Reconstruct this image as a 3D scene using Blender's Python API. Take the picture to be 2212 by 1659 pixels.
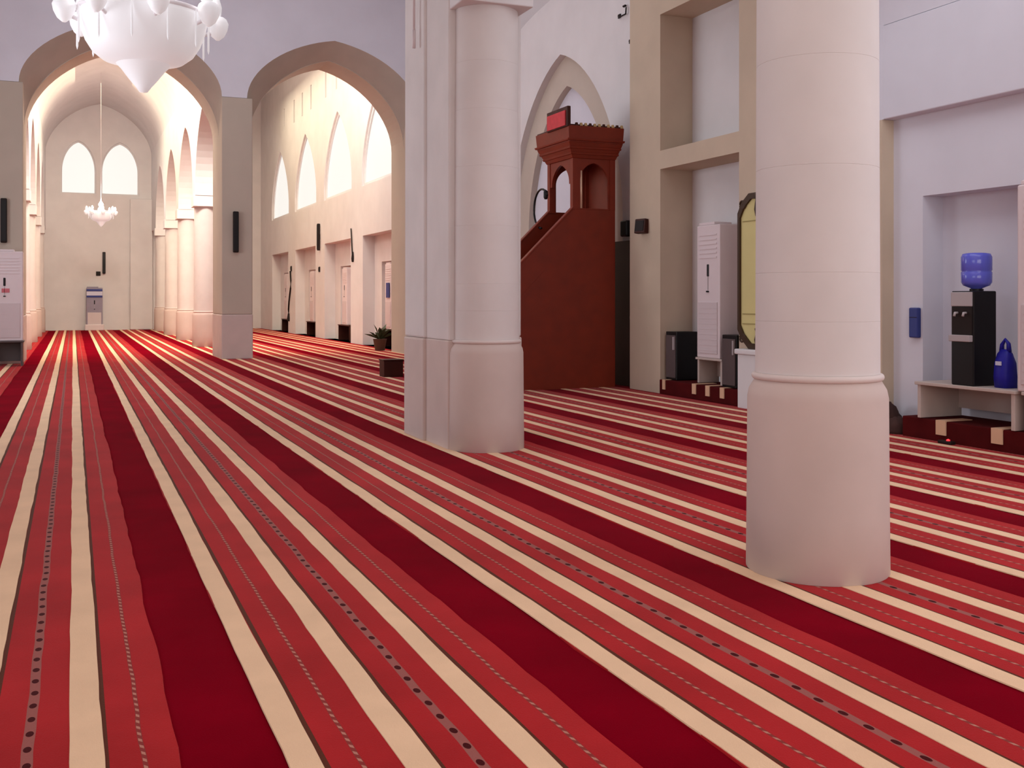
import bpy, bmesh, math, random
from mathutils import Vector, Matrix
random.seed(7)
PI = math.pi
for o in list(bpy.data.objects):
    bpy.data.objects.remove(o, do_unlink=True)
sc = bpy.context.scene
C = sc.collection

# ------------------------------------------------------------------ camera, world, light, exposure
H = 1.35
cam = bpy.data.cameras.new('camera')
cam.sensor_fit = 'HORIZONTAL'; cam.sensor_width = 36.0
cam.lens = 36.0 * 2256 / 2212
cam.shift_y = -(829.5 - 643.0) / 2212
cam.clip_start = 0.05; cam.clip_end = 300
cam_o = bpy.data.objects.new('camera', cam); C.objects.link(cam_o)
cam_o.location = (0, 0, H)
cam_o.rotation_euler = (PI / 2, 0, -math.radians(22.8))
sc.camera = cam_o

world = bpy.data.worlds.new('world'); sc.world = world
world.use_nodes = True
world.node_tree.nodes['Background'].inputs[0].default_value = (0.75, 0.78, 0.9, 1)
world.node_tree.nodes['Background'].inputs[1].default_value = 0.35

def area(name, loc, target, sx, sy, power, col):
    l = bpy.data.lights.new(name, 'AREA'); l.shape = 'RECTANGLE'
    l.size = sx; l.size_y = sy; l.energy = power; l.color = col
    o = bpy.data.objects.new(name, l); C.objects.link(o)
    o.location = loc
    d = Vector(target) - Vector(loc)
    o.rotation_euler = d.to_track_quat('-Z', 'Y').to_euler()
    return o
COOL = (0.93, 0.965, 1.0)
SKY = (0.86, 0.93, 1.0)
WARM = (1.0, 0.90, 0.78)
YELW = (1.0, 0.86, 0.58)
NEUT = (1.0, 0.95, 0.90)
# daylight from the windows of the near right wall, added left and back fill, and ceiling lamps of the bays
area('window_light_near_right', (7.4, 2.0, 2.6), (2.0, 4.5, 1.2), 5.0, 2.4, 92, COOL)
area('window_light_left', (-5.3, 3.0, 2.7), (3.0, 5.0, 2.0), 7.0, 2.6, 95, SKY)  # added fill from the left; the left wall has no windows
area('window_light_left_crossing', (-5.3, 14.5, 3.2), (6.0, 12.5, 2.8), 10.0, 3.4, 540, SKY)  # unseen fill added to brighten the right wall across the crossing
area('window_light_back', (1.5, -3.4, 2.6), (3.0, 10.0, 1.6), 7.0, 3.2, 180, NEUT)  # unseen fill added behind the camera, no window there
area('lamp_light_nave', (1.0, 4.0, 5.2), (1.0, 4.0, 0.0), 3.0, 7.0, 48, NEUT)
area('lamp_light_aisle', (5.7, 5.0, 5.0), (5.7, 5.0, 0.0), 2.6, 7.0, 80, COOL)
area('lamp_light_crossing', (3.0, 16.7, 9.3), (3.0, 16.7, 0.0), 7.0, 9.0, 125, COOL)
area('lamp_light_far_nave', (1.0, 26.2, 8.3), (1.0, 38.0, 2.5), 3.0, 1.6, 620, WARM)
area('lamp_light_far_nave_vault', (1.0, 34.0, 9.0), (1.0, 34.0, 0.0), 2.4, 12.0, 720, YELW)
area('lamp_light_far_aisle', (5.6, 26.4, 8.3), (6.6, 36.0, 3.0), 2.6, 1.6, 270, WARM)
area('lamp_light_far_aisle_vault', (5.4, 35.0, 9.2), (5.4, 35.0, 0.0), 2.4, 12.0, 420, YELW)

sc.view_settings.view_transform = 'Standard'
sc.view_settings.look = 'None'
sc.view_settings.gamma = 1.0
sc.view_settings.use_curve_mapping = False
sc.view_settings.exposure = 0.1
sc.cycles.max_bounces = 6; sc.cycles.diffuse_bounces = 4; sc.cycles.glossy_bounces = 2
sc.cycles.adaptive_threshold = 0.05

# ------------------------------------------------------------------ materials
def lin(c):
    c = c / 255.0
    return c / 12.92 if c <= 0.04045 else ((c + 0.055) / 1.055) ** 2.4
def rgb(r, g, b): return (lin(r), lin(g), lin(b), 1)

def mat(name, col, rough=0.8, var=0.0, scale=3.0, bump=0.0, bscale=60.0, metal=0.0, sheen=0.0, spec=0.3):
    m = bpy.data.materials.new(name); m.use_nodes = True
    nt = m.node_tree; b = nt.nodes['Principled BSDF']
    b.inputs['Roughness'].default_value = rough
    b.inputs['Metallic'].default_value = metal
    b.inputs['Specular IOR Level'].default_value = spec
    if sheen:
        b.inputs['Sheen Weight'].default_value = sheen
        b.inputs['Sheen Roughness'].default_value = 0.28
    tc = nt.nodes.new('ShaderNodeTexCoord')
    if var:
        n = nt.nodes.new('ShaderNodeTexNoise'); n.inputs['Scale'].default_value = scale
        n.inputs['Detail'].default_value = 4
        nt.links.new(tc.outputs['Object'], n.inputs['Vector'])
        r = nt.nodes.new('ShaderNodeValToRGB')
        r.color_ramp.elements[0].position = 0.3; r.color_ramp.elements[1].position = 0.7
        r.color_ramp.elements[0].color = tuple(max(0, c * (1 - var)) for c in col[:3]) + (1,)
        r.color_ramp.elements[1].color = tuple(min(1, c * (1 + var * 0.6)) for c in col[:3]) + (1,)
        nt.links.new(n.outputs['Fac'], r.inputs['Fac'])
        nt.links.new(r.outputs['Color'], b.inputs['Base Color'])
    else:
        b.inputs['Base Color'].default_value = col
    if bump:
        n2 = nt.nodes.new('ShaderNodeTexNoise'); n2.inputs['Scale'].default_value = bscale
        nt.links.new(tc.outputs['Object'], n2.inputs['Vector'])
        bp = nt.nodes.new('ShaderNodeBump'); bp.inputs['Strength'].default_value = bump
        bp.inputs['Distance'].default_value = 0.01
        nt.links.new(n2.outputs['Fac'], bp.inputs['Height'])
        nt.links.new(bp.outputs['Normal'], b.inputs['Normal'])
    return m

def emit(name, col, strength, base=(0.8, 0.8, 0.8, 1)):
    m = bpy.data.materials.new(name); m.use_nodes = True
    b = m.node_tree.nodes['Principled BSDF']
    b.inputs['Base Color'].default_value = base
    b.inputs['Roughness'].default_value = 0.4
    b.inputs['Emission Color'].default_value = col
    b.inputs['Emission Strength'].default_value = strength
    return m

PLASTER = mat('plaster_white', (0.74, 0.71, 0.715, 1), 0.85, 0.05, 1.5)
PLASTER_L = mat('plaster_lilac', (0.71, 0.70, 0.775, 1), 0.85, 0.04, 1.5)
BEIGE = mat('plaster_beige', (0.60, 0.485, 0.37, 1), 0.85, 0.07, 1.8)
BANDM = mat('plaster_band', (0.56, 0.48, 0.41, 1), 0.85, 0.05, 2.0)
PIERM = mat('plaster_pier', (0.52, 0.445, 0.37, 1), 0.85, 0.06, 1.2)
SOFFIT = mat('stone_soffit', (0.46, 0.40, 0.34, 1), 0.85, 0.06, 2.0)  # shade under the arches put into a darker brown colour
STONE = mat('column_stone', (0.72, 0.665, 0.65, 1), 0.7, 0.06, 2.2)
DADO = mat('column_dado', (0.62, 0.50, 0.46, 1), 0.65, 0.07, 2.2)
RING = mat('column_ring', (0.70, 0.60, 0.57, 1), 0.6, 0.03)
WOOD = mat('mahogany_wood', rgb(124, 36, 8), 0.5, 0.12, 5.0, 0.05, 30, spec=0.4)
WOOD_D = mat('dark_wood', rgb(62, 24, 16), 0.5, 0.2, 5.0)
REDP = mat('red_cloth', rgb(205, 62, 70), 0.6, 0.15, 8.0)
GOLD = mat('pale_gilt', rgb(190, 165, 120), 0.45)
LEAK = mat('pale_rail', rgb(240, 205, 180), 0.25, metal=0.3)  # pale colour standing in for light leaking past the tower edge
BLACK = mat('black_plastic', rgb(16, 13, 15), 0.4)
BLACKM = mat('black_matt', rgb(30, 19, 17), 0.6)
GREYF = mat('grey_front', rgb(92, 80, 80), 0.35, 0.1, 4.0)
SILVER = mat('silver_plastic', rgb(178, 168, 170), 0.35)
ACW = mat('air_conditioner_white', rgb(226, 212, 214), 0.4, 0.02)
ACG = mat('air_conditioner_grille', rgb(212, 198, 200), 0.5)
ACB = mat('air_conditioner_blue_grey', rgb(150, 142, 160), 0.45, 0.05)
BENCHM = mat('bench_grey', rgb(196, 180, 172), 0.6, 0.05)
BLUEB = mat('bottle_blue', rgb(98, 104, 214), 0.15, 0.05, spec=0.6)
BLUES = mat('sign_blue', rgb(52, 62, 128), 0.5)
BLUEBAG = mat('bag_blue', rgb(34, 30, 150), 0.45, 0.15, 8.0)
WHITEP = mat('white_print', rgb(205, 205, 225), 0.5)
DOORM = mat('door_dark', rgb(58, 42, 38), 0.5, 0.15, 3.0)
YELLOWP = mat('yellow_panel', rgb(214, 202, 140), 0.5, 0.05, 2.0)
YELLOWL = mat('yellow_panel_line', rgb(160, 146, 92), 0.6)
FRAMED = mat('frame_dark', rgb(64, 44, 28), 0.45)
GREEN = mat('leaf_green', rgb(52, 66, 40), 0.5, 0.2)
CLAY = mat('clay_pot', rgb(90, 60, 46), 0.7)
CLOTHD = mat('cloth_dark', rgb(70, 46, 42), 0.9, 0.25, 6.0)
METALG = mat('grey_metal', rgb(150, 142, 142), 0.4, metal=0.5)
REDL = emit('red_lamp', rgb(255, 60, 70), 0.8, rgb(180, 30, 40))
STICK = mat('red_sticker', rgb(200, 110, 120), 0.6)
GLOW = emit('lamp_glass', (1.0, 0.985, 1.0, 1), 0.31, (0.75, 0.74, 0.76, 1))
GLOWF = emit('lamp_glass_warm', (1.0, 0.97, 0.9, 1), 0.62, (0.75, 0.74, 0.72, 1))
CRYST = emit('crystal', (1, 0.95, 0.97, 1), 0.15, (0.75, 0.70, 0.73, 1))
CHROME = mat('lamp_metal', rgb(215, 200, 205), 0.3, metal=0.4)
PANE = emit('window_pane_glow', (1.0, 0.985, 0.93, 1), 0.78, (0.1, 0.1, 0.1, 1))
CRIMSON = mat('carpet_crimson', rgb(124, 0, 22), 0.95, 0.2, 1.6, 0.25, 220, sheen=0.025, spec=0.0)
CREAM = mat('carpet_cream', rgb(240, 202, 166), 0.95, 0.07, 3.0, 0.3, 200, sheen=0.08, spec=0.05)
STEPR = mat('step_carpet', rgb(80, 16, 18), 0.95, 0.2, 4.0, 0.25, 200, spec=0.1)
CREAMS = mat('step_cream', rgb(222, 182, 150), 0.95, 0.05)

def carpet_material():
    """woven red runner: UV u = metres across the runner, v = metres along it"""
    m = bpy.data.materials.new('carpet_runner'); m.use_nodes = True
    nt = m.node_tree; b = nt.nodes['Principled BSDF']
    b.inputs['Roughness'].default_value = 0.95
    b.inputs['Specular IOR Level'].default_value = 0.05
    b.inputs['Sheen Weight'].default_value = 0.07
    b.inputs['Sheen Roughness'].default_value = 0.28
    N = nt.nodes.new; L = nt.links.new
    uv = N('ShaderNodeUVMap'); uv.uv_map = 'UVMap'
    sep = N('ShaderNodeSeparateXYZ'); L(uv.outputs['UV'], sep.inputs[0])
    def math_(op, a, bb=None, c=None):
        n = N('ShaderNodeMath'); n.operation = op
        for i, v in enumerate((a, bb, c)):
            if v is None: continue
            if isinstance(v, (int, float)): n.inputs[i].default_value = v
            else: L(v, n.inputs[i])
        return n.outputs[0]
    U, V = sep.outputs['X'], sep.outputs['Y']
    wob = N('ShaderNodeTexNoise'); wob.inputs['Scale'].default_value = 2.2; wob.noise_dimensions = '2D'
    L(uv.outputs['UV'], wob.inputs['Vector'])
    Uw = math_('MULTIPLY_ADD', wob.outputs['Fac'], 0.016, math_('SUBTRACT', U, 0.008))
    def band(c, hw):
        return math_('LESS_THAN', math_('ABSOLUTE', math_('SUBTRACT', Uw, c)), hw)
    nz = N('ShaderNodeTexNoise'); nz.inputs['Scale'].default_value = 1.7; nz.inputs['Detail'].default_value = 5
    tc = N('ShaderNodeTexCoord'); L(tc.outputs['Object'], nz.inputs['Vector'])
    ramp = N('ShaderNodeValToRGB')
    ramp.color_ramp.elements[0].position = 0.32; ramp.color_ramp.elements[1].position = 0.68
    ramp.color_ramp.elements[0].color = rgb(160, 32, 35)
    ramp.color_ramp.elements[1].color = rgb(182, 38, 42)
    L(nz.outputs['Fac'], ramp.inputs['Fac'])
    col = ramp.outputs['Color']
    def over(col, fac, rgba):
        mx = N('ShaderNodeMix'); mx.data_type = 'RGBA'
        L(fac, mx.inputs['Factor']); L(col, mx.inputs[6]); mx.inputs[7].default_value = rgba
        return mx.outputs[2]
    # thin chain lines
    for c in CHAINS:
        bead = math_('LESS_THAN', math_('FRACT', math_('DIVIDE', math_('MULTIPLY_ADD', Uw, 1.2, V), 0.05)), 0.42)
        col = over(col, band(c, 0.0075), rgb(140, 56, 52))
        col = over(col, math_('MULTIPLY', band(c, 0.0055), bead), rgb(190, 128, 112))
    # dotted band
    col = over(col, band(DOTS, 0.0165), rgb(156, 92, 86))
    dv = math_('MULTIPLY', math_('SUBTRACT', math_('FRACT', math_('DIVIDE', V, 0.12)), 0.5), 0.12)
    du = math_('MULTIPLY', math_('SUBTRACT', Uw, DOTS), 1.9)
    dd = math_('SQRT', math_('ADD', math_('MULTIPLY', dv, dv), math_('MULTIPLY', du, du)))
    col = over(col, math_('LESS_THAN', dd, 0.022), rgb(70, 10, 14))
    # dark olive line along one edge of each cream stripe
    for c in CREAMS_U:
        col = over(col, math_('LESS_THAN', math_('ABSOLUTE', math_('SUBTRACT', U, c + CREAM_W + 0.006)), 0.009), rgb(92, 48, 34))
    L(col, b.inputs['Base Color'])
    bn = N('ShaderNodeTexNoise'); bn.inputs['Scale'].default_value = 220
    L(tc.outputs['Object'], bn.inputs['Vector'])
    bp = N('ShaderNodeBump'); bp.inputs['Strength'].default_value = 0.25; bp.inputs['Distance'].default_value = 0.01
    L(bn.outputs['Fac'], bp.inputs['Height']); L(bp.outputs['Normal'], b.inputs['Normal'])
    return m

# ------------------------------------------------------------------ mesh helpers
class MB:
    def __init__(s): s.v = []; s.f = []; s.mi = []; s.sm = []
    def add(s, vs, fs, mi=0, smooth=False):
        n = len(s.v); s.v += [tuple(p) for p in vs]
        for f in fs: s.f.append(tuple(i + n for i in f)); s.mi.append(mi); s.sm.append(smooth)
        return s
    def box(s, x0, x1, y0, y1, z0, z1, mi=0):
        vs = [(x, y, z) for z in (z0, z1) for y in (y0, y1) for x in (x0, x1)]
        return s.add(vs, [(0, 2, 3, 1), (4, 5, 7, 6), (0, 1, 5, 4), (2, 6, 7, 3), (0, 4, 6, 2), (1, 3, 7, 5)], mi)
    def frustum(s, b, z0, t, z1, mi=0):
        (x0, x1, y0, y1), (a0, a1, c0, c1) = b, t
        vs = [(x0, y0, z0), (x1, y0, z0), (x0, y1, z0), (x1, y1, z0), (a0, c0, z1), (a1, c0, z1), (a0, c1, z1), (a1, c1, z1)]
        return s.add(vs, [(0, 2, 3, 1), (4, 5, 7, 6), (0, 1, 5, 4), (2, 6, 7, 3), (0, 4, 6, 2), (1, 3, 7, 5)], mi)
    def lathe(s, prof, cx=0, cy=0, n=32, mi=0, smooth=True, caps=True):
        vs = []; fs = []
        for r, z in prof:
            for k in range(n):
                a = 2 * PI * k / n; vs.append((cx + r * math.cos(a), cy + r * math.sin(a), z))
        for i in range(len(prof) - 1):
            for k in range(n):
                fs.append((i * n + k, i * n + (k + 1) % n, (i + 1) * n + (k + 1) % n, (i + 1) * n + k))
        s.add(vs, fs, mi, smooth)
        if not caps: return s
        if prof[0][0] > 1e-4: s.add([(cx + prof[0][0] * math.cos(2 * PI * k / n), cy + prof[0][0] * math.sin(2 * PI * k / n), prof[0][1]) for k in range(n)], [tuple(range(n - 1, -1, -1))], mi)
        if prof[-1][0] > 1e-4: s.add([(cx + prof[-1][0] * math.cos(2 * PI * k / n), cy + prof[-1][0] * math.sin(2 * PI * k / n), prof[-1][1]) for k in range(n)], [tuple(range(n))], mi)
        return s
    def tube(s, pts, r, n=10, mi=0):
        pts = [Vector(p) for p in pts]; vs = []; fs = []
        rr = r if isinstance(r, (list, tuple)) else [r] * len(pts)
        up = Vector((0, 0, 1))
        for i, p in enumerate(pts):
            d = (pts[min(i + 1, len(pts) - 1)] - pts[max(i - 1, 0)]).normalized()
            a = d.cross(up)
            if a.length < 0.05: a = d.cross(Vector((1, 0, 0)))
            a.normalize(); b = d.cross(a)
            for k in range(n):
                t = 2 * PI * k / n; vs.append(p + (a * math.cos(t) + b * math.sin(t)) * rr[i])
        for i in range(len(pts) - 1):
            for k in range(n): fs.append((i * n + k, i * n + (k + 1) % n, (i + 1) * n + (k + 1) % n, (i + 1) * n + k))
        fs.append(tuple(range(n))); fs.append(tuple(range((len(pts) - 1) * n, len(pts) * n)))
        return s.add(vs, fs, mi, True)
    def prism(s, poly, axis, a, b, mi=0):
        """poly of (p,q); axis 'x': (p,q)->(y,z); axis 'y': (p,q)->(x,z); axis 'z': (x,y)"""
        def P(p, q, t): return {'x': (t, p, q), 'y': (p, t, q), 'z': (p, q, t)}[axis]
        n = len(poly)
        vs = [P(p, q, a) for p, q in poly] + [P(p, q, b) for p, q in poly]
        fs = [tuple(range(n)), tuple(range(2 * n - 1, n - 1, -1))]
        fs += [(i, (i + 1) % n, n + (i + 1) % n, n + i) for i in range(n)]
        return s.add(vs, fs, mi)
    def build(s, name, m, parent=None, bevel=0.0):
        me = bpy.data.meshes.new(name); me.from_pydata(s.v, [], s.f); me.update()
        ms = m if isinstance(m, (list, tuple)) else [m]
        for x in ms: me.materials.append(x)
        for p, i, sm in zip(me.polygons, s.mi, s.sm): p.material_index = i; p.use_smooth = sm
        bm = bmesh.new(); bm.from_mesh(me); bmesh.ops.recalc_face_normals(bm, faces=bm.faces); bm.to_mesh(me); bm.free()
        o = bpy.data.objects.new(name, me); C.objects.link(o)
        if parent: o.parent = parent; o.matrix_parent_inverse = parent.matrix_basis.inverted()
        if bevel:
            md = o.modifiers.new('bevel', 'BEVEL'); md.width = bevel; md.segments = 2; md.limit_method = 'ANGLE'
        return o

def box(name, m, parent, x0, x1, y0, y1, z0, z1, bevel=0.0):
    return MB().box(x0, x1, y0, y1, z0, z1).build(name, m, parent, bevel)

def plate(name, m, outer, holes, axis, a, b, parent=None):
    """flat slab with holes, cut in the plane across `axis`, between a and b along it"""
    cu = bpy.data.curves.new('tmp', 'CURVE'); cu.dimensions = '2D'; cu.fill_mode = 'BOTH'
    cu.extrude = abs(b - a) / 2
    for poly in [outer] + list(holes):
        sp = cu.splines.new('POLY'); sp.points.add(len(poly) - 1)
        for i, (p, q) in enumerate(poly): sp.points[i].co = (p, q, 0, 1)
        sp.use_cyclic_u = True
    t = bpy.data.objects.new('tmp', cu); C.objects.link(t)
    dg = bpy.context.evaluated_depsgraph_get()
    me = bpy.data.meshes.new_from_object(t.evaluated_get(dg))
    bpy.data.objects.remove(t, do_unlink=True); bpy.data.curves.remove(cu)
    mid = (a + b) / 2
    for v in me.vertices:
        p, q, c = v.co
        v.co = (mid + c, p, q) if axis == 'x' else (p, mid + c, q)
    me.materials.clear(); me.materials.append(m)
    me.name = name
    bm = bmesh.new(); bm.from_mesh(me)
    bmesh.ops.remove_doubles(bm, verts=bm.verts, dist=1e-5)
    bmesh.ops.recalc_face_normals(bm, faces=bm.faces)
    for f in bm.faces: f.smooth = False
    bm.to_mesh(me); bm.free()
    o = bpy.data.objects.new(name, me); C.objects.link(o)
    if parent: o.parent = parent; o.matrix_parent_inverse = parent.matrix_basis.inverted()
    return o

def rect(a0, a1, b0, b1): return [(a0, b0), (a1, b0), (a1, b1), (a0, b1)]
def arch_curve(c, hw, spring, apex, n=12, full=0.8):
    """pointed-arch points from left spring to right spring; full>0.5 = rounder haunches"""
    rise = apex - spring
    left = []
    for i in range(n + 1):
        t = PI / 2 * i / n
        u = math.cos(t)                       # 1 at the spring, 0 at the apex
        left.append((c - hw * u, spring + rise * (full * math.sin(t) + (1 - full) * (1 - u))))
    right = [(2 * c - x, z) for x, z in reversed(left[:-1])]
    return left + right
def arch_poly(c, hw, base, spring, apex, n=12, full=0.85):
    return [(c - hw, base)] + arch_curve(c, hw, spring, apex, n, full) + [(c + hw, base)]

def arcade(x0, x1, z0, z1, arches):
    """outline of a wall over open arches: arches = (centre, half width, spring, apex), spring >= z0"""
    out = [(x0, z0)]
    for c, hw, sp, ap in arches:
        if sp > z0 + 1e-4: out.append((c - hw, z0))
        out += arch_curve(c, hw, sp, ap, 16)
        if sp > z0 + 1e-4: out.append((c + hw, z0))
    return out + [(x1, z0), (x1, z1), (x0, z1)]

def tag(o, label, cat, group=None):
    o['label'] = label; o['category'] = cat
    if group: o['group'] = group
    return o
def struct(o): o['kind'] = 'structure'; return o
def thing(name, label, cat, loc=(0, 0, 0), rz=0, group=None):
    o = bpy.data.objects.new(name, None); C.objects.link(o)
    o.empty_display_size = 0.1
    o.location = loc; o.rotation_euler = (0, 0, rz)
    return tag(o, label, cat, group)
def finish(t):
    """children were built in local coordinates: drop the inverse so that they follow the Empty"""
    for c in t.children_recursive: c.matrix_parent_inverse = Matrix.Identity(4)
    return t
def copy_tree(o, parent=None):
    c = o.copy(); C.objects.link(c); c.parent = parent
    if parent: c.matrix_parent_inverse = Matrix.Identity(4)
    for ch in o.children: copy_tree(ch, c)
    return c

# ------------------------------------------------------------------ floor and carpet
K = H * math.cos(math.radians(22.8))          # metres per unit of the stripe rhythm
PERIOD = 0.972 * K
R0 = 0.459 * K                                # left edge of the reference runner
RW = 0.748 * K
CREAM_W = 0.075 * K
CREAMS_U = [0.0, 0.244 * K, 0.505 * K]
CHAINS = [0.160 * K, 0.668 * K]
DOTS = 0.4145 * K
YEND = 46.7
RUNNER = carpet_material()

floor = struct(MB().box(-5.6, 8.4, -4.0, YEND + 0.2, -0.25, 0.0).build('floor', CRIMSON))

def strip(name, m, x0, w, z0, z1, parent, amp, seed, y0=-1.2, y1=YEND - 0.02):
    rnd = random.Random(seed)
    ys = []; y = y0
    while y < y1:
        ys.append(y); y += 0.16 if y < 12 else (0.4 if y < 24 else 1.2)
    ys.append(y1)
    vs = []; fs = []; uvs = []
    ol = orr = 0
    for y in ys:
        ol = ol * 0.6 + rnd.uniform(-amp, amp); orr = orr * 0.6 + rnd.uniform(-amp, amp)
        a, b = x0 + ol, x0 + w + orr
        vs += [(a, y, z0), (a + 0.002, y, z1), (b - 0.002, y, z1), (b, y, z0)]
        uvs += [(0 + ol, y), (ol, y), (w + orr, y), (w + orr, y)]
    for i in range(len(ys) - 1):
        for k in range(3):
            fs.append((4 * i + k, 4 * i + k + 1, 4 * i + 5 + k, 4 * i + 4 + k))
    me = bpy.data.meshes.new(name); me.from_pydata(vs, [], fs); me.update()
    ul = me.uv_layers.new(name='UVMap')
    for p in me.polygons:
        for li in p.loop_indices: ul.data[li].uv = uvs[me.loops[li].vertex_index]
    me.materials.append(m)
    bm = bmesh.new(); bm.from_mesh(me); bmesh.ops.recalc_face_normals(bm, faces=bm.faces)
    if sum(f.normal.z for f in bm.faces) < 0: bmesh.ops.reverse_faces(bm, faces=bm.faces)
    bm.to_mesh(me); bm.free()
    o = bpy.data.objects.new(name, me); C.objects.link(o); o.parent = parent
    return o
for k in range(-4, 6):
    x0 = R0 + k * PERIOD
    if x0 + RW > 7.6: continue
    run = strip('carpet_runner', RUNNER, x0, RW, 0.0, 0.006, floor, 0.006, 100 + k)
    for j, cu in enumerate(CREAMS_U):
        strip('cream_stripe', CREAM, x0 + cu, CREAM_W, 0.004, 0.0085, run, 0.0028, 500 + 10 * k + j)

# ------------------------------------------------------------------ structure
XW = 7.63
far_c = [27.4 + 4.9 * i for i in range(4)]
# --- right wall: far aisle
holes = []
for c in far_c:
    holes.append(rect(c - 1.75, c + 1.75, 0.0, 3.12))
    holes.append(arch_poly(c, 1.85, 4.54, 4.9, 7.2, 14, 0.62))
for y in (41.2, 39.2, 37.7, 36.2, 33.9, 32.4, 30.9, 29.2, 27.6):
    holes.append(rect(y - 0.1, y + 0.1, 7.9, 8.75))
wall_right = struct(plate('wall_right', PLASTER, rect(25.1, YEND, -0.1, 10.4), holes, 'x', XW, 7.98))
nh = [rect(c - 1.0, c + 1.0, 0.0, 2.36) for c in far_c]
plate('niche_back', PLASTER, rect(25.1, YEND, -0.1, 10.4), nh, 'x', 7.98, 8.25, wall_right)
box('niche_panel', PLASTER, wall_right, 8.25, 8.35, 25.1, YEND, -0.1, 3.0)
for i, c in enumerate(far_c):
    w = struct(plate('window_%d' % (i + 1), PANE, arch_poly(c, 1.83, 4.55, 4.9, 7.18, 14, 0.62), [], 'x', 7.74, 7.78))
    plate('frame', PLASTER, arch_poly(c, 1.85, 4.54, 4.9, 7.2, 14, 0.62), [arch_poly(c, 1.78, 4.62, 4.9, 7.1, 14, 0.62)], 'x', 7.69, 7.74, w)
# --- right wall: crossing bay, set back, with the blind arch
wc = struct(plate('wall_right', PLASTER, rect(13.63, 25.1, -0.1, 10.4), [arch_poly(16.5, 2.25, 0.0, 2.6, 5.6, 18, 0.8)], 'x', 7.85, 7.98))
plate('arch_band', BANDM, arch_poly(16.5, 2.4, -0.05, 2.6, 5.75, 18, 0.8), [arch_poly(16.5, 1.66, 0.0, 2.6, 5.06, 18, 0.8)], 'x', 7.98, 8.1, wc)
box('arch_panel', PLASTER_L, wc, 8.1, 8.2, 13.7, 25.1, -0.1, 6.0)
box('pilaster', PIERM, wc, 7.3, 7.85, 23.5, 25.1, 0, 5.75)
d1 = struct(box('door_1', DOORM, None, 7.78, 7.86, 13.64, 14.6, 0.0, 2.22))
box('door_frame', BLACKM, d1, 7.76, 7.86, 14.6, 14.68, 0.0, 2.3)
MB().lathe([(0.0, -0.03), (0.025, -0.02), (0.025, 0.02), (0.0, 0.03)], n=12).build('door_handle', METALG, d1).location = (7.75, 13.8, 1.05)
# --- right wall: beige block with two stacked niches
wb = struct(plate('wall_right', BEIGE, rect(8.38, 13.63, -0.1, 10.4),
                  [rect(10.87, 12.76, 0.0, 3.16), rect(10.87, 12.76, 3.42, 5.34)], 'x', XW, 8.16))
box('niche_back', PLASTER, wb, 8.16, 8.3, 8.38, 13.63, -0.1, 10.4)
# --- right wall: near recess with the nested recess for the water dispenser
wn = struct(plate('wall_right', PLASTER_L, rect(-4.0, 8.38, -0.1, 4.4), [rect(4.6, 7.98, 0.0, 2.36)], 'x', 7.78, 8.04))
box('niche_back', PLASTER_L, wn, 8.04, 8.2, -4.0, 8.38, -0.1, 4.4)
MB().prism([(XW, 3.17), (8.0, 3.17), (8.0, 4.13), (XW, 4.13)], 'y', -4.0, 8.38).build('beam', PLASTER_L, wn, 0.01)
box('beam_return', PLASTER_L, wn, XW - 0.001, XW + 0.15, 8.36, 8.42, 3.17, 10.4)

# --- the transverse wall with two pointed arches, at the far side of the crossing
YT = 23.5
mid = (5.42)
wt = struct(plate('wall_far_arcade', PLASTER_L, arcade(-5.6, 7.9, 5.75, 10.4, [(0.99, 2.01, 5.75, 7.2), (5.5, 1.96, 5.75, 7.2)]), [], 'y', YT, YT + 0.58))
# soffits: splayed surface between the wide front order and the narrow inner order
def soffit(c, hw0, s0, a0, c1, hw1, s1, a1, y0, y1, name):
    A = arch_curve(c, hw0, s0, a0, 18); B = arch_curve(c1, hw1, s1, a1, 18)
    n = len(A); mb = MB()
    vs = [(x, y0, z) for x, z in A] + [(x, y1, z) for x, z in B]
    mb.add(vs, [(i, i + 1, n + i + 1, n + i) for i in range(n - 1)], 0, True)
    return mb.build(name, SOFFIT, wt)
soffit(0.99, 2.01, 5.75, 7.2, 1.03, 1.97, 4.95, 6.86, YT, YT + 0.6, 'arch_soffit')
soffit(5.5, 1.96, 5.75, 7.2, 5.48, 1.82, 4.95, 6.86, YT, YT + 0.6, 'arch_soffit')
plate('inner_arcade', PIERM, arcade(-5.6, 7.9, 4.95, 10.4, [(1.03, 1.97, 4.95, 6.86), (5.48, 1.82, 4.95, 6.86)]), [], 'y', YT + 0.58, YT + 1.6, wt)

for x0, x1 in ((3.0, 3.66), (-1.7, -0.94)):
    p = box('pier', PIERM, wt, x0, x1, YT, YT + 1.6, 0.98, 5.75, 0.02)
    box('pier_base', DADO, p, x0 - 0.008, x1 + 0.008, YT - 0.008, YT + 1.608, 0.0, 0.98, 0.02)

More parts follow.
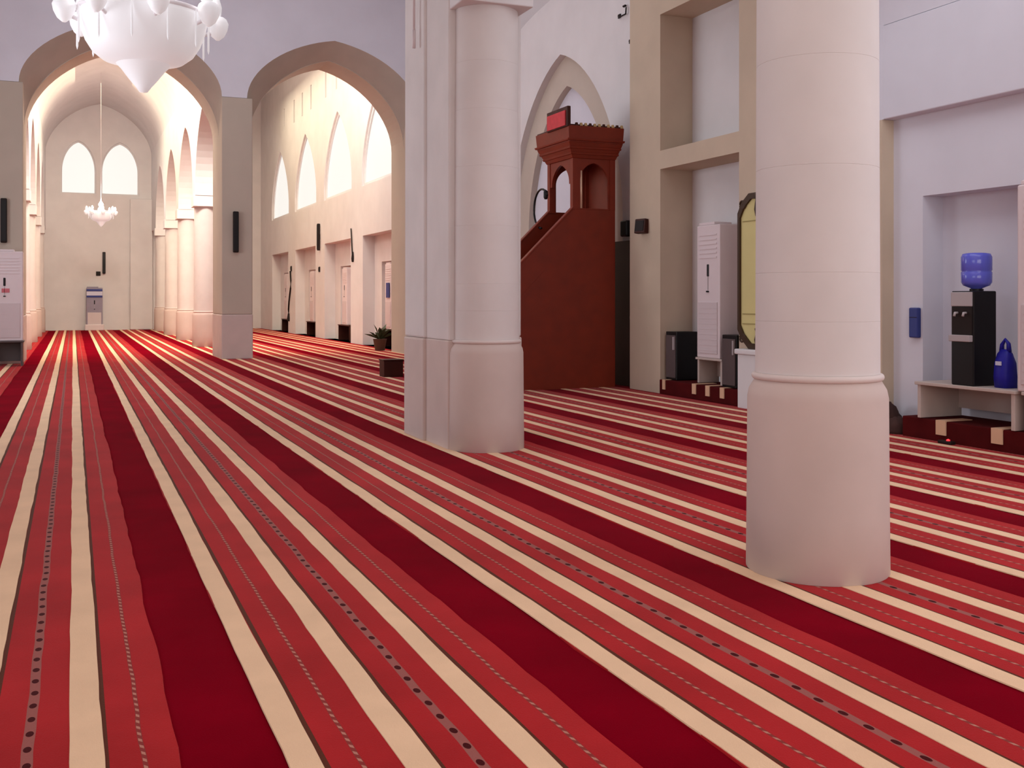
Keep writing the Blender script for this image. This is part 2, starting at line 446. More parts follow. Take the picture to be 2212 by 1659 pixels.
# --- columns
def shaft_profile(z0, z1, r0, r1): return [(r0, z0), (r1, z1)]
def column(loc, label, top=3.84, group=None):
    t = thing('column', label, 'column', loc, group=group)
    MB().lathe([(0.335, 0.0), (0.345, 0.012), (0.342, 0.3), (0.338, 0.86), (0.33, 0.9), (0.303, 0.945)], n=48).build('base', DADO, t)
    prof = []
    for i in range(9):
        a = -PI / 2 + PI * i / 8; prof.append((0.302 + 0.016 * math.cos(a), 0.962 + 0.017 * math.sin(a)))
    MB().lathe([(0.29, 0.945)] + prof + [(0.29, 0.979)], n=48).build('ring', RING, t)
    zs = [0.979, 1.235, 1.47, 1.98, 2.5, 3.0, 3.42, top]
    for a, b in zip(zs[:-1], zs[1:]):
        f = lambda z: 0.299 - 0.011 * (z - 1) / 3
        d = MB().lathe([(f(a) - 0.0015, a), (f(a), a + 0.0015)], n=48, caps=False).lathe([(f(a), a + 0.0015), (f(b), b - 0.0015)], n=48, caps=False)
        d.lathe([(f(b), b - 0.0015), (f(b) - 0.0015, b)], n=48, caps=False).build('drum', STONE, t)
    MB().box(-0.338, 0.32, -0.338, 0.338, top, top + 0.3).build('capital', PLASTER, t, 0.01)
    return finish(t)
column((3.41, 4.2, 0), 'thick round stone column with a ring, nearest the camera at right')
mp = column((3.41, 8.72, 0), 'round stone column engaged to a flat pier beside the wooden pulpit', top=3.9)
# the flat pier the middle column is engaged to
t = mp; q = 0.63
box('inner_strip', STONE, t, -0.349, 0.32, q - 0.62, q + 0.05, 0.97, 5.0, 0.012)
box('inner_strip_base', DADO, t, -0.355, 0.335, q - 0.62, q + 0.05, 0.0, 0.97, 0.012)
box('outer_strip', STONE, t, -0.375, 0.62, q, q + 0.62, 0.97, 5.0, 0.02)
box('outer_strip_base', DADO, t, -0.385, 0.63, q, q + 0.62, 0.0, 0.97, 0.02)
finish(t)
first = None
ys = [29.85, 34.75, 39.65, 44.5]
nm = ['first', 'second', 'third', 'fourth']
proto = column((3.36, ys[0], 0), 'x')
for side, X in (('right', 3.36), ('left', -1.33)):
    for i, y in enumerate(ys):
        o = proto if (side == 'right' and i == 0) else copy_tree(proto)
        o.location = (X, y, 0)
        o['label'] = 'far nave column on the %s, %s beyond the %s' % (side, nm[i], 'pier between the arches' if side == 'right' else 'pier behind the air conditioner')
        o['category'] = 'column'; o['group'] = 'far nave columns'
# arcades over the far columns, running along the nave
for X0, X1 in ((3.06, 3.66), (-1.63, -1.03)):
    struct(plate('wall_far_nave', PLASTER, arcade(25.1, YEND, 4.14, 10.4, [(c, 2.1, 4.3, 6.4) for c in (27.4, 32.3, 37.2, 42.07)]), [], 'x', X0, X1))
# near arcade and transverse wall of the near bays
na = struct(plate('wall_near_arcade', PLASTER, arcade(-4, 9.98, 4.14, 6.4, [(1.94, 1.9, 4.3, 5.9), (6.46, 1.9, 4.3, 5.9)]), [], 'x', 3.09, 3.73))
ah = [(3.79, 3.3), (3.79, 3.62), (4.19, 4.14), (4.47, 4.40), (4.9, 4.74), (5.4, 5.0), (6.0, 5.15), (6.6, 5.1), (7.1, 4.95), (7.6, 4.6), (7.6, 3.3)]
plate('cross_wall', PLASTER, [(3.4, 4.3), (3.75, 3.85), (3.9, 3.82)] + ah[2:-1] + [(7.62, 4.6), (7.62, 10.4), (3.4, 10.4)], [], 'y', 9.4, 9.96, na)
plate('cross_wall', PLASTER, arcade(-5.6, 3.4, 4.14, 10.4, [(1.0, 2.07, 4.35, 6.2)]), [], 'y', 9.4, 9.96, na)

# --- end wall with twin windows
def px_end(px):   # end-wall X from a picture column, worked out once
    dx = (px - 157) * 0.922
    return dx * 0.922 * YEND / (2256 - dx * 0.3875)
we = struct(plate('wall_end', PLASTER, rect(-5.6, 8.4, -0.1, 10.4),
    [arch_poly((px_end(130) + px_end(207)) / 2, (px_end(207) - px_end(130)) / 2, 5.65, 6.6, 7.85),
     arch_poly((px_end(217) + px_end(300)) / 2, (px_end(300) - px_end(217)) / 2, 5.62, 6.6, 7.85)], 'y', YEND, YEND + 0.3))
for i, (a, b) in enumerate(((130, 207), (217, 300))):
    c, hw = (px_end(a) + px_end(b)) / 2, (px_end(b) - px_end(a)) / 2
    w = struct(plate('window_%d' % (5 + i), PANE, arch_poly(c, hw, 5.6, 6.6, 7.85), [], 'y', YEND + 0.2, YEND + 0.24))
    plate('frame', PLASTER, arch_poly(c, hw, 5.6, 6.6, 7.85), [arch_poly(c, hw - 0.06, 5.7, 6.6, 7.78)], 'y', YEND + 0.14, YEND + 0.2, w)
box('end_pilaster', PLASTER, we, 2.2, 3.1, YEND - 0.25, YEND, 0, 5.5, 0.05)
# --- outer walls and ceilings
struct(box('wall_left', PLASTER, None, -5.8, -5.6, -4.0, YEND + 0.3, -0.1, 10.4))
struct(box('wall_back', PLASTER, None, -5.8, 8.4, -4.2, -4.0, -0.1, 6.6))
ceil = struct(box('ceiling', PLASTER_L, None, -5.8, 8.4, 9.4, YEND + 0.3, 10.4, 10.6))
def vault(name, x0, x1, spring, crown, y0, y1, m, parent):
    pts = arch_curve((x0 + x1) / 2, (x1 - x0) / 2, spring, crown, 14)
    n = len(pts)
    mb = MB().add([(x, y0, z) for x, z in pts] + [(x, y1, z) for x, z in pts], [(i, i + 1, n + i + 1, n + i) for i in range(n - 1)], 0, True)
    return mb.build(name, m, parent)
vault('vault', 3.73, XW, 4.13, 6.0, -4.0, 9.4, PLASTER_L, ceil)
vault('vault', -1.4, 3.09, 4.6, 6.3, -4.0, 9.4, PLASTER, ceil)
box('flat_ceiling', PLASTER, ceil, -5.8, -1.4, -4.0, 9.4, 5.2, 5.4)
vault('vault', -1.05, 3.08, 7.2, 9.4, 25.0, YEND, PLASTER, ceil)

# --- carpeted step along the right wall niches, with cream blocks in its front
def step(x0, x1, y0, y1, z, blocks, label):
    t = thing('carpeted_step', label, 'step', (x0, (y0 + y1) / 2, 0))
    c = (y0 + y1) / 2
    box('riser', STEPR, t, 0, x1 - x0, y0 - c, y1 - c, 0, z, 0.01)
    for b, w in blocks:
        MB().box(-0.012, 0.32, b - c - w / 2, b - c + w / 2, z - 0.13, z + 0.006).build('cream_block', CREAMS, t)
    return finish(t)
step(XW - 0.02, 8.155, 10.88, 12.75, 0.2, [(12.62, 0.07), (11.85, 0.09), (11.53, 0.09), (11.2, 0.09)], 'low dark red carpeted step with cream bars under black cabinets')
step(7.46, 8.03, 4.7, 7.92, 0.2, [(7.42, 0.12), (6.78, 0.12), (6.1, 0.12), (5.4, 0.12)], 'low dark red carpeted step with cream bars under grey bench')

# ------------------------------------------------------------------ pulpit (minbar)
def minbar():
    t = thing('pulpit', 'tall dark red wooden pulpit with stairs and flared canopy', 'pulpit', (6.0, 14.35, 0))
    ox, oy = 6.0, 14.35
    def P(pts): return [(x - ox, z) for x, z in pts]
    side = P([(4.55, 0), (7.53, 0), (7.53, 2.66), (6.82, 2.66), (4.55, 0.42)])
    for y in (-0.45, 0.39):
        MB().prism(side, 'y', y, y + 0.06).build('side_panel', WOOD, t, 0.006)
        s = MB().prism(P([(4.55, 0.42), (6.82, 2.66), (6.82, 2.70), (4.55, 0.46)]), 'y', y - 0.015, y + 0.075).build('handrail', WOOD, t, 0.008)
    MB().prism(P([(5.95, 1.28), (6.35, 1.68), (6.35, 1.74), (5.95, 1.34)]), 'y', -0.456, -0.45).build('panel_moulding', WOOD, t)
    for i in range(8):
        x = 4.6 + i * 0.28
        MB().box(x - ox, x - ox + 0.3, -0.39, 0.39, 0.21 * i, 0.21 * (i + 1)).build('step_tread', WOOD_D, t)
    box('tower_floor', WOOD_D, t, 6.82 - ox, 7.53 - ox, -0.39, 0.39, 1.66, 1.74)
    for x in (6.82, 7.44):
        for y in (-0.45, 0.36):
            box('post', WOOD, t, x - ox, x - ox + 0.09, y, y + 0.09, 2.66, 3.46)
    # arched side screens of the tower
    hole = arch_poly(7.175 - ox, 0.23, 2.68, 3.1, 3.36)
    plate('side_screen', WOOD, rect(6.9 - ox, 7.45 - ox, 2.66, 3.46), [hole], 'y', -0.44, -0.40, t)
    plate('side_screen', WOOD, rect(6.9 - ox, 7.45 - ox, 2.66, 3.46), [hole], 'y', 0.40, 0.43, t)
    box('back_panel', WOOD, t, 7.49 - ox, 7.53 - ox, -0.4, 0.4, 1.7, 3.46)
    plate('front_screen', WOOD, arcade(-0.36, 0.36, 3.05, 3.42, [(0, 0.3, 3.08, 3.36)]), [], 'x', 6.83 - ox, 6.87 - ox, t)
    MB().tube([(6.965 - ox, -0.43, 2.68), (6.965 - ox, -0.43, 3.24)], 0.018).build('pale_baluster', LEAK, t)  # bright light leak at the tower opening, modelled as a pale strip
    # canopy
    def canopy(name, z0, z1, g0, g1, m):
        MB().frustum((6.82 - ox - g0, 7.53 - ox + g0 * .55, -0.45 - g0, 0.45 + g0), z0, (6.82 - ox - g1, 7.53 - ox + g1 * .55, -0.45 - g1, 0.45 + g1), z1).build(name, m, t, 0.006)
    canopy('canopy_flare', 3.42, 3.64, 0.01, 0.12, WOOD)
    canopy('canopy_fascia', 3.64, 3.88, 0.12, 0.14, WOOD)
    for z, g in ((3.47, 0.05), (3.55, 0.09), (3.66, 0.145)):
        canopy('canopy_moulding', z, z + 0.03, g, g + 0.012, WOOD)
    box('canopy_roof', WOOD_D, t, 6.7 - ox, 7.6 - ox, -0.57, 0.57, 3.86, 3.9)
    box('crest_board', WOOD_D, t, 6.66 - ox, 6.72 - ox, -0.59, 0.13, 3.86, 4.16, 0.01)
    box('crest_cloth', REDP, t, 6.645 - ox, 6.662 - ox, -0.54, 0.09, 3.88, 4.10)
    for i in range(11):
        x = 6.8 + i * 0.075
        MB().frustum((x - ox, x - ox + 0.045, -0.585, -0.545), 3.88, (x - ox + 0.008, x - ox + 0.037, -0.58, -0.55), 3.925).build('crest_knob', GOLD if i % 3 else WOOD_D, t)
    return finish(t)
minbar()
# microphone on a looping gooseneck at the head of the stairs
t = thing('microphone', 'black gooseneck microphone looping above the pulpit stairs', 'microphone', (6.6, 14.35, 2.3))
MB().tube([(0.05 + 0.0, 0.3 + 0.28 * math.sin(a), 0.42 + 0.30 * -math.cos(a)) for a in [i * PI / 14 for i in range(0, 19)]], 0.016).build('gooseneck', BLACK, t)
MB().lathe([(0.02, -0.07), (0.035, -0.04), (0.035, 0.05), (0.0, 0.08)], n=14).build('head', BLACK, t).location = (0.05, 0.14, 0.62)
finish(t)

# ------------------------------------------------------------------ air conditioners
def ac(label, loc, rz, body=ACW, stand=True, width=0.54, extra=None, standm=BENCHM):
    """front faces local -Y"""
    t = thing('air_conditioner', label, 'air conditioner', loc, rz, 'tower air conditioners')
    w = width / 2
    box('body', body, t, -w, w, 0, 0.34, 0.0, 1.76, 0.015)
    box('top_cap', body, t, -w + 0.02, w - 0.16, 0.02, 0.3, 1.76, 1.80, 0.01)
    g = box('intake_grille', ACG, t, -w + 0.05, w - 0.05, -0.012, 0.01, 0.06, 0.74, 0.004)
    for i in range(9):
        MB().box(-w + 0.06, w - 0.06, -0.0145, -0.01, 0.1 + i * 0.07, 0.108 + i * 0.07).build('slat', ACG, g)
    for i in range(6):
        box('outlet_louvre', body, t, -w + 0.07, w - 0.07, -0.008, 0.02, 1.32 + i * 0.06, 1.34 + i * 0.06)
    d = box('display', BLACK, t, -0.02, 0.02, -0.012, 0.005, 1.08, 1.24, 0.008)
    MB().lathe([(0.0, -0.012), (0.022, -0.008), (0.022, 0.008), (0, 0.012)], n=12).build('knob', BLACK, t).location = (0, -0.01, 0.88)
    box('display_cord', SILVER, t, -0.004, 0.004, -0.008, 0.0, 0.9, 1.08)
    if extra == 'sticker':
        box('sticker', STICK, t, -0.05, 0.09, -0.008, 0.002, 0.95, 1.03)
    if extra == 'notice':
        box('notice', BLUES, t, -0.1, 0.2, -0.03, -0.015, 0.85, 1.25)
    if extra == 'bands':
        for z in (1.36, 1.62): box('dark_band', BLUES, t, -w + 0.005, w - 0.005, -0.02, 0.01, z, z + 0.08)
        box('white_band', WHITEP, t, -w + 0.005, w - 0.005, -0.02, 0.01, 1.44, 1.6)
        box('white_foot', ACW, t, -w - 0.06, w + 0.06, -0.08, 0.1, 0.0, 0.25, 0.03)
    return finish(t)
def bench(label, loc, rz, L, D, Ht, m=BENCHM, group='low benches', drop=0.0):
    t = thing('bench', label, 'bench', loc, rz, group)
    box('top', m, t, -L / 2, L / 2, 0, D, Ht - 0.03, Ht, 0.005)
    for x in (-L / 2 + 0.02, L / 2 - 0.06, ):
        box('leg_panel', m, t, x, x + 0.04, 0.02, D - 0.02, 0, Ht - 0.03, 0.004)
    box('back_panel', m, t, -L / 2 + 0.06, L / 2 - 0.06, D - 0.06, D - 0.03, 0.08, Ht - 0.03)
    return finish(t)
RZ = -PI / 2       # local -Y turned to face -X
bench('white frame bench on step carrying air conditioner between black cabinets', (7.74, 11.72, 0.206), RZ, 0.62, 0.36, 0.345)
ac('white tower air conditioner in beige niche between two black cabinets', (7.745, 11.73, 0.551), RZ)
bench('long grey bench on step carrying water dispenser and blue bag', (7.42, 7.14, 0.206), RZ, 1.16, 0.56, 0.345)
bench('grey bench under air conditioner at the right picture edge', (7.42, 5.9, 0.206), RZ, 1.2, 0.56, 0.345)
ac('white tower air conditioner cut by the right picture edge', (7.43, 6.28, 0.551), RZ, extra=None)
ac('white tower air conditioner with pink sticker at left picture edge', (-1.24, 22.75, 0.5), 0, width=0.66, extra='sticker')
bench('dark grey stand under left edge air conditioner', (-1.24, 22.7, 0.0), 0, 0.7, 0.5, 0.5, m=GREYF)
ac('blue-grey tower air conditioner against the far end wall', (px_end(203), YEND - 0.42, 0.0), 0, body=ACB, width=0.62, extra='bands')
for i, c in enumerate(far_c):
    order = ['nearest the middle column', 'second from the middle column', 'third from the middle column', 'farthest from the middle column'][i]
    bench('dark low bench in far aisle niche %s' % order, (7.8, c - 0.1, 0.0), RZ, 1.5, 0.4, 0.5, m=WOOD_D, group='dark benches in far niches')
    ac('white air conditioner in far aisle niche %s' % order, (7.83, c - 0.15, 0.5), RZ, width=0.6, extra='notice' if i == 0 else None)

# ------------------------------------------------------------------ black cabinets in the niche
for (y0, y1, lab) in ((12.44, 12.72, 'black cabinet with grey front and white handle against beige jamb'),
                      (11.02, 11.34, 'black cabinet with grey front beside white pedestal')):
    t = thing('cabinet', lab, 'cabinet', (7.88, (y0 + y1) / 2, 0.206), group='black cabinets in the niche')
    w = (y1 - y0) / 2
    box('body', BLACK, t, -0.18, 0.18, -w, w, 0, 0.67, 0.008)
    d = box('front_door', GREYF, t, -0.195, -0.175, -w + 0.02, w - 0.02, 0.03, 0.62, 0.004)
    box('handle', SILVER, d, -0.215, -0.193, -w + 0.03, -w + 0.055, 0.42, 0.6)
    finish(t)

# ------------------------------------------------------------------ yellow framed panel on pedestal
t = thing('pedestal', 'white moulded pedestal beneath the yellow framed panel', 'pedestal', (7.46, 10.38, 0))
box('block', PLASTER, t, 0.04, 0.165, -0.34, 0.34, 0, 0.66, 0.01)
box('top_moulding', PLASTER, t, 0.01, 0.165, -0.37, 0.37, 0.66, 0.725, 0.015)
finish(t)
t = thing('framed_panel', 'pale yellow panel in a dark scrolled frame behind the right column', 'panel', (7.585, 10.38, 0.726))
def outline(hw, z0, z1, cut):
    return [(-hw, z0 + cut), (-hw + cut * .35, z0 + cut * .5), (-hw + cut, z0), (hw - cut, z0), (hw - cut * .35, z0 + cut * .5), (hw, z0 + cut), (hw, z1 - cut), (hw - cut * .35, z1 - cut * .45), (hw - cut, z1), (-hw + cut, z1), (-hw + cut * .35, z1 - cut * .45), (-hw, z1 - cut)]
plate('panel', YELLOWP, outline(0.40, 0.04, 1.86, 0.22), [], 'x', -0.005, 0.03, t)
plate('frame', FRAMED, outline(0.42, 0.0, 1.89, 0.23), [outline(0.375, 0.07, 1.82, 0.22)], 'x', -0.03, 0.02, t)
for z in (1.55, 0.42, 0.3):
    box('panel_line', YELLOWL, t, -0.012, -0.004, -0.34, 0.34, z, z + 0.012)
for sy in (-1, 1):
    for zc, s in ((0.03, 1), (1.86, -1)):
        pts = [(-0.02, sy * (0.33 - 0.07 * math.cos(a) * (1 - i / 26)), zc + s * (0.09 + 0.07 * math.sin(a) * (1 - i / 26))) for i, a in enumerate([k * PI / 8 for k in range(20)])]
        MB().tube(pts, 0.012, 8).build('scroll', FRAMED, t)
MB().lathe([(0.03, 0.05), (0.045, 0.12), (0.025, 0.2), (0.04, 0.25), (0.0, 0.3)], n=12).build('finial', FRAMED, t).location = (-0.03, 0, 0)
MB().lathe([(0.03, 1.6), (0.045, 1.68), (0.03, 1.8), (0.05, 1.86), (0.0, 1.9)], n=12).build('finial', FRAMED, t).location = (-0.03, 0, 0)
finish(t)

# ------------------------------------------------------------------ water dispenser, bag, sign
t = thing('water_dispenser', 'black water dispenser with upturned blue bottle on grey bench', 'water dispenser', (7.59, 7.17, 0.551))
box('body', BLACK, t, -0.135, 0.145, -0.13, 0.13, 0, 0.86, 0.012)
box('control_panel', SILVER, t, -0.15, -0.13, -0.12, 0.12, 0.72, 0.85, 0.006)
al = box('tap_recess', BLACKM, t, -0.139, -0.125, -0.115, 0.115, 0.46, 0.71)
for y in (-0.05, 0.05):
    MB().tube([(-0.135, y, 0.66), (-0.17, y, 0.66), (-0.18, y, 0.63)], 0.012, 8).build('tap', SILVER, t)
box('drip_tray', SILVER, t, -0.18, -0.13, -0.12, 0.12, 0.40, 0.46, 0.006)
b = MB().lathe([(0.045, 0.86), (0.05, 0.885), (0.115, 0.91), (0.132, 0.94), (0.133, 1.03), (0.126, 1.04), (0.133, 1.05), (0.133, 1.17), (0.12, 1.2), (0.08, 1.208)], n=32).build('bottle', BLUEB, t); b.location.x = 0.04
MB().lathe([(0.06, 0.855), (0.06, 0.88)], n=24).build('collar', BLACK, b)
finish(t)
t = thing('carrier_bag', 'dark blue plastic bag with white print beside water dispenser', 'bag', (7.62, 6.84, 0.552))
mb = MB()
secs = [(0.08, 0.08, 0), (0.085, 0.085, 0.1), (0.08, 0.075, 0.22), (0.065, 0.045, 0.3), (0.04, 0.02, 0.34)]
vs = []; n = 12
rnd = random.Random(3)
for a, bb, z in secs:
    for k in range(n):
        th = 2 * PI * k / n; f = rnd.uniform(0.9, 1.05)
        sx = abs(math.cos(th)) ** .6 * (1 if math.cos(th) >= 0 else -1); sy = abs(math.sin(th)) ** .6 * (1 if math.sin(th) >= 0 else -1)
        vs.append((bb * sx * f, a * sy * f, z))
fs = [(i * n + k, i * n + (k + 1) % n, (i + 1) * n + (k + 1) % n, (i + 1) * n + k) for i in range(len(secs) - 1) for k in range(n)]
fs += [tuple(range(n - 1, -1, -1)), tuple(range((len(secs) - 1) * n, len(secs) * n))]
mb.add(vs, fs, 0, True).build('sack', BLUEBAG, t)
MB().tube([(0, -0.04, 0.32), (0, -0.035, 0.39), (0, 0, 0.43), (0, 0.035, 0.38), (0, 0.04, 0.32)], [0.022, 0.018, 0.012, 0.018, 0.022], 8).build('handles', BLUEBAG, t)
box('print', WHITEP, t, -0.088, -0.078, -0.03, 0.03, 0.2, 0.235)
finish(t)
t = thing('wall_dispenser', 'small blue box fixed to lilac wall left of water dispenser', 'dispenser', (7.78, 8.06, 0.95))
box('casing', BLUES, t, -0.05, 0, -0.06, 0.06, 0, 0.3, 0.012)
box('lid_seam', BLACKM, t, -0.0515, -0.04, -0.05, 0.05, 0.2, 0.206)
finish(t)
# dark cloth heap at the foot of the near wall
t = thing('cloth_heap', 'dark crumpled cloth bundle at wall foot beside right column', 'cloth', (7.6, 8.2, 0))
for i, (x, y, r, h) in enumerate(((-0.02, 0.05, 0.15, 0.3), (-0.05, -0.12, 0.13, 0.17))):
    mb = MB(); rr = random.Random(i + 4); vs = []; n = 14; m_ = 6
    for a in range(m_ + 1):
        ph = PI / 2 * a / m_
        for k in range(n):
            th = 2 * PI * k / n; f = rr.uniform(0.82, 1.12)
            vs.append((x + r * math.cos(ph) * math.cos(th) * f, y + r * math.cos(ph) * math.sin(th) * f, h * math.sin(ph) * rr.uniform(0.92, 1.05)))
    fs = [(a * n + k, a * n + (k + 1) % n, (a + 1) * n + (k + 1) % n, (a + 1) * n + k) for a in range(m_) for k in range(n)]
    fs.append(tuple(range(n - 1, -1, -1)))
    mb.add(vs, fs, 0, True).build('fold', CLOTHD, t)
finish(t)
t = thing('power_strip', 'small dark power strip with glowing red lamp on carpet edge', 'power strip', (7.40, 7.28, 0.006))
box('casing', BLACKM, t, -0.03, 0.03, -0.06, 0.1, 0, 0.03, 0.006)
MB().lathe([(0.018, 0.03), (0.018, 0.04), (0.0, 0.05)], n=12).build('red_lamp', REDL, t)
finish(t)

# ------------------------------------------------------------------ slim column speakers and small wall fittings
def column_speaker(label, loc, rz, h=0.9, w=0.12):
    t = thing('column_speaker', label, 'speaker', loc, rz, 'slim dark column speakers')
    box('casing', BLACKM, t, -w / 2, w / 2, -0.1, -0.01, 0, h, 0.02)
    box('grille', BLACK, t, -w / 2 + 0.012, w / 2 - 0.012, -0.108, -0.095, 0.04, h - 0.04, 0.004)
    box('bracket', BLACK, t, -0.02, 0.02, -0.02, 0.0, h * .4, h * .6)
    return finish(t)
column_speaker('slim dark column speaker on the pier between the far arches', (3.29, YT, 2.34), 0)
column_speaker('slim dark column speaker above the left edge air conditioner', (-1.29, YT, 2.46), 0)
column_speaker('slim dark column speaker on the far end wall', (1.19, YEND, 2.35), 0)
column_speaker('slim dark column speaker high on second far aisle pilaster', (XW, 34.75, 2.93), RZ, w=0.1)
def wall_knob(label, loc, rz, s=0.07):
    t = thing('wall_socket', label, 'socket', loc, rz, 'small dark wall sockets')
    box('plate', BLACKM, t, -s, s, -0.03, 0, -s, s, 0.015)
    box('switch', BLACK, t, -s * .4, s * .4, -0.045, -0.02, -s * .6, s * .6, 0.008)
    return finish(t)
wall_knob('small dark wall socket on the far end wall', (0.97, YEND, 2.35), 0, 0.09)
wall_knob('small dark wall socket under the high aisle speaker', (XW, 34.8, 2.3), RZ, 0.09)
wall_knob('small dark wall socket on farthest aisle pilaster', (XW, 39.7, 2.45), RZ, 0.1)
def cable(label, loc, pts, r):
    t = thing('hanging_cable', label, 'cable', loc, group='dark cables on the far pilasters')
    MB().tube(pts, r, 8).build('cord', BLACKM, t)
    MB().lathe([(r * 1.6, 0.0), (r * 2.2, 0.1), (r * 1.2, 0.3)], n=10).build('plug', BLACKM, t).location = pts[-1]
    return finish(t)
cable('dark hanging cable on the farthest aisle pilaster', (XW - 0.03, 39.8, 0), [(0, 0.0, 2.35), (0, -0.1, 2.0), (0, -0.05, 1.7), (0, 0.25, 1.2), (0, 0.35, 0.9), (0, 0.3, 0.45)], 0.03)
cable('dark slanting cable above the nearest aisle pilaster socket', (XW - 0.03, 30.4, 0), [(0, 0, 3.4), (0, -0.1, 2.9), (0, -0.2, 2.4)], 0.02)
# loudspeakers on the beige block and on the wall beyond
t = thing('wall_speaker', 'small brown box speaker on the beige wall face', 'speaker', (XW, 13.2, 2.27))
box('box', WOOD_D, t, -0.11, -0.02, -0.11, 0.11, 0.0, 0.21, 0.012)
box('grille', BLACKM, t, -0.118, -0.105, -0.09, 0.09, 0.03, 0.18, 0.004)
box('bracket', BLACK, t, -0.03, 0, -0.03, 0.03, 0.08, 0.14)
finish(t).rotation_euler = (0, 0.12, 0.2)
t = thing('wall_speaker', 'small black speaker on wall above dark door beside pulpit', 'speaker', (7.85, 13.95, 2.28))
box('box', BLACK, t, -0.16, -0.02, -0.1, 0.1, 0.0, 0.24, 0.02)
box('bracket', BLACKM, t, -0.03, 0, -0.03, 0.03, 0.08, 0.14)
finish(t)
for (y, z, lab) in ((14.2, 5.70, 'upper small dark wall bracket above the pulpit arch'), (13.85, 5.23, 'lower small dark wall bracket beside beige wall edge')):
    t = thing('wall_bracket', lab, 'bracket', (7.85, y, z), group='small brackets above the pulpit')
    MB().tube([(-0.03, 0.14, 0.03), (-0.04, 0.1, 0), (-0.04, -0.12, 0)], 0.011, 8).build('arm', BLACKM, t)
    MB().tube([(-0.04, -0.12, 0), (-0.04, -0.13, 0.1)], 0.011, 8).build('arm', BLACKM, t)
    for yy in (-0.06, -0.1):
        MB().lathe([(0.0, -0.02), (0.022, -0.008), (0.022, 0.008), (0, 0.02)], n=10).build('knob', BLACKM, t).location = (-0.04, yy, 0.13)
    box('base_plate', BLACKM, t, -0.02, 0, 0.1, 0.17, 0.0, 0.06)
    finish(t)
t = thing('conduit', 'thin white conduit with bright tip running up middle pier', 'conduit', (2.985, 9.5, 3.72))
MB().tube([(0, 0, 0.16), (0, 0, 1.6)], 0.012, 8).build('pipe', ACW, t)
MB().tube([(0, 0, 0), (0, 0, 0.17)], 0.017, 8).build('tip', ACW, t)
finish(t)
t = thing('wooden_box', 'small dark brown wooden box standing on carpet beside middle column', 'box', (5.0, 17.2, 0.008))
box('body', WOOD_D, t, -0.17, 0.17, -0.14, 0.14, 0.0, 0.27, 0.008)
box('lid', WOOD_D, t, -0.18, 0.18, -0.15, 0.15, 0.27, 0.295, 0.005)
finish(t)
t = thing('potted_plant', 'dark green leafy potted plant at far aisle wall foot', 'plant', (7.2, 25.8, 0))
MB().lathe([(0.12, 0), (0.17, 0.28), (0.18, 0.3), (0.15, 0.3)], n=20).build('pot', CLAY, t)
rnd = random.Random(9)
for i in range(16):
    a = rnd.uniform(0, 2 * PI); e = rnd.uniform(0.5, 1.3); l = rnd.uniform(0.35, 0.6)
    d = Vector((math.cos(a) * math.cos(e), math.sin(a) * math.cos(e), math.sin(e)))
    s = Vector((-math.sin(a), math.cos(a), 0)) * 0.05
    p0 = Vector((0, 0, 0.28)); p1 = p0 + d * l * .6; p2 = p0 + d * l + Vector((0, 0, -0.08))
    th = Vector((0, 0, 0.006))
    MB().add([p0, p1 - s, p2, p1 + s, p0 + th, p1 - s + th, p2 + th, p1 + s + th], [(0, 1, 2, 3), (7, 6, 5, 4), (0, 4, 5, 1), (1, 5, 6, 2), (2, 6, 7, 3), (3, 7, 4, 0)]).build('leaf', GREEN, t)
finish(t)

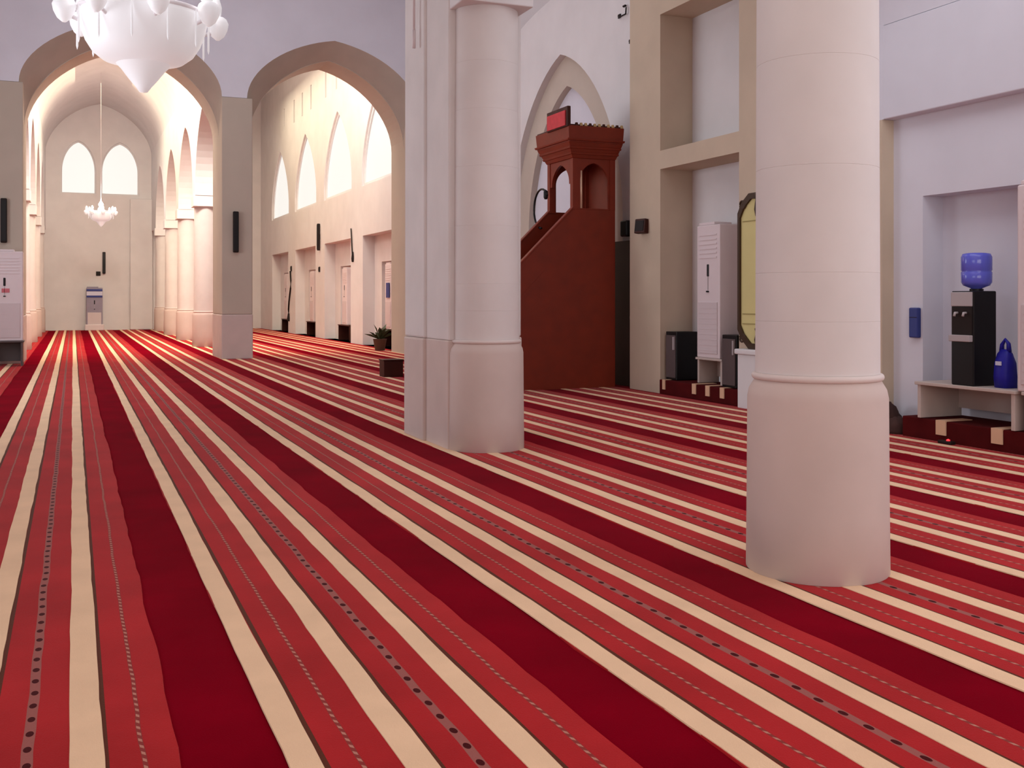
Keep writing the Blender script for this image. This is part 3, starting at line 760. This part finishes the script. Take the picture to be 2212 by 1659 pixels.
# ------------------------------------------------------------------ chandeliers (origin at the lowest tip)
def chandelier(label, loc, top, glow, watts):
    t = thing('chandelier', label, 'chandelier', loc, group='glass bowl chandeliers')
    MB().lathe([(0.0, 0.0), (0.06, 0.01), (0.11, 0.08), (0.21, 0.2), (0.33, 0.36), (0.42, 0.45)], n=40).build('lower_cone', glow, t)
    MB().lathe([(0.40, 0.43), (0.60, 0.49), (0.74, 0.60), (0.84, 0.76), (0.92, 0.98), (0.95, 1.12), (0.94, 1.2), (0.9, 1.21)], n=48).build('bowl', glow, t)
    MB().lathe([(0.93, 1.17), (0.97, 1.19), (0.97, 1.23), (0.93, 1.25)], n=48).build('rim', CRYST, t)
    MB().lathe([(0.02, 0.9), (0.14, 1.2), (0.09, 1.5), (0.2, 1.8), (0.06, 2.1), (0.03, 2.4)], n=20).build('stem', CHROME, t)
    MB().tube([(0, 0, 2.35), (0, 0, top)], 0.02, 8).build('chain', CHROME, t)
    for k in range(3):
        pl = bpy.data.lights.new('bulb_light', 'POINT'); pl.energy = watts / 3; pl.color = (1.0, 0.95, 0.92); pl.shadow_soft_size = 0.12
        po = bpy.data.objects.new('bulb_light', pl); C.objects.link(po); po.parent = t
        po.location = (0.5 * math.cos(k * 2.094 + 0.6), 0.5 * math.sin(k * 2.094 + 0.6), 1.75)
    na = 8
    for k in range(na):
        a = 2 * PI * k / na + 0.12
        ca, sa = math.cos(a), math.sin(a)
        pts = []
        for i in range(10):
            u = i / 9; r = 0.1 + 1.03 * u; z = 1.4 - 0.42 * math.sin(u * PI * 0.75)
            pts.append((r * ca, r * sa, z))
        arm = MB().tube(pts, 0.03, 8).build('arm', CRYST, t)
        ex, ey, ez = pts[-1]
        MB().lathe([(0.03, ez - 0.16), (0.10, ez - 0.10), (0.15, ez), (0.17, ez + 0.10), (0.14, ez + 0.17), (0.10, ez + 0.2)], ex, ey, 18).build('lamp_globe', glow, arm)
        MB().lathe([(0.05, ez + 0.18), (0.09, ez + 0.24), (0.10, ez + 0.36), (0.06, ez + 0.5), (0.0, ez + 0.56)], ex * .97, ey * .97, 16).build('lamp_candle', glow, arm)
    for k in range(12):
        a = 2 * PI * k / 12 + 0.3
        MB().lathe([(0.0, 0.62), (0.016, 0.68), (0.016, 0.95), (0.006, 1.19)], 0.965 * math.cos(a), 0.965 * math.sin(a), 8).build('crystal_drop', glow, t)
    return finish(t)
ch = chandelier('large glowing white glass bowl chandelier hanging in the crossing', (1.0, 17.0, 4.5), 5.9, GLOW, 100)
c2 = copy_tree(ch)
c2.location = (0.92, 40.0, 3.88); c2.scale = (0.44, 0.44, 0.44)
c2['label'] = 'small distant white chandelier hanging before the far end wall'
for o in c2.children_recursive:
    if o.name.startswith('chain'):
        o.data = o.data.copy()
        for v in o.data.vertices:
            v.co.x *= 0.5; v.co.y *= 0.5
            if v.co.z > 3: v.co.z = 12.6
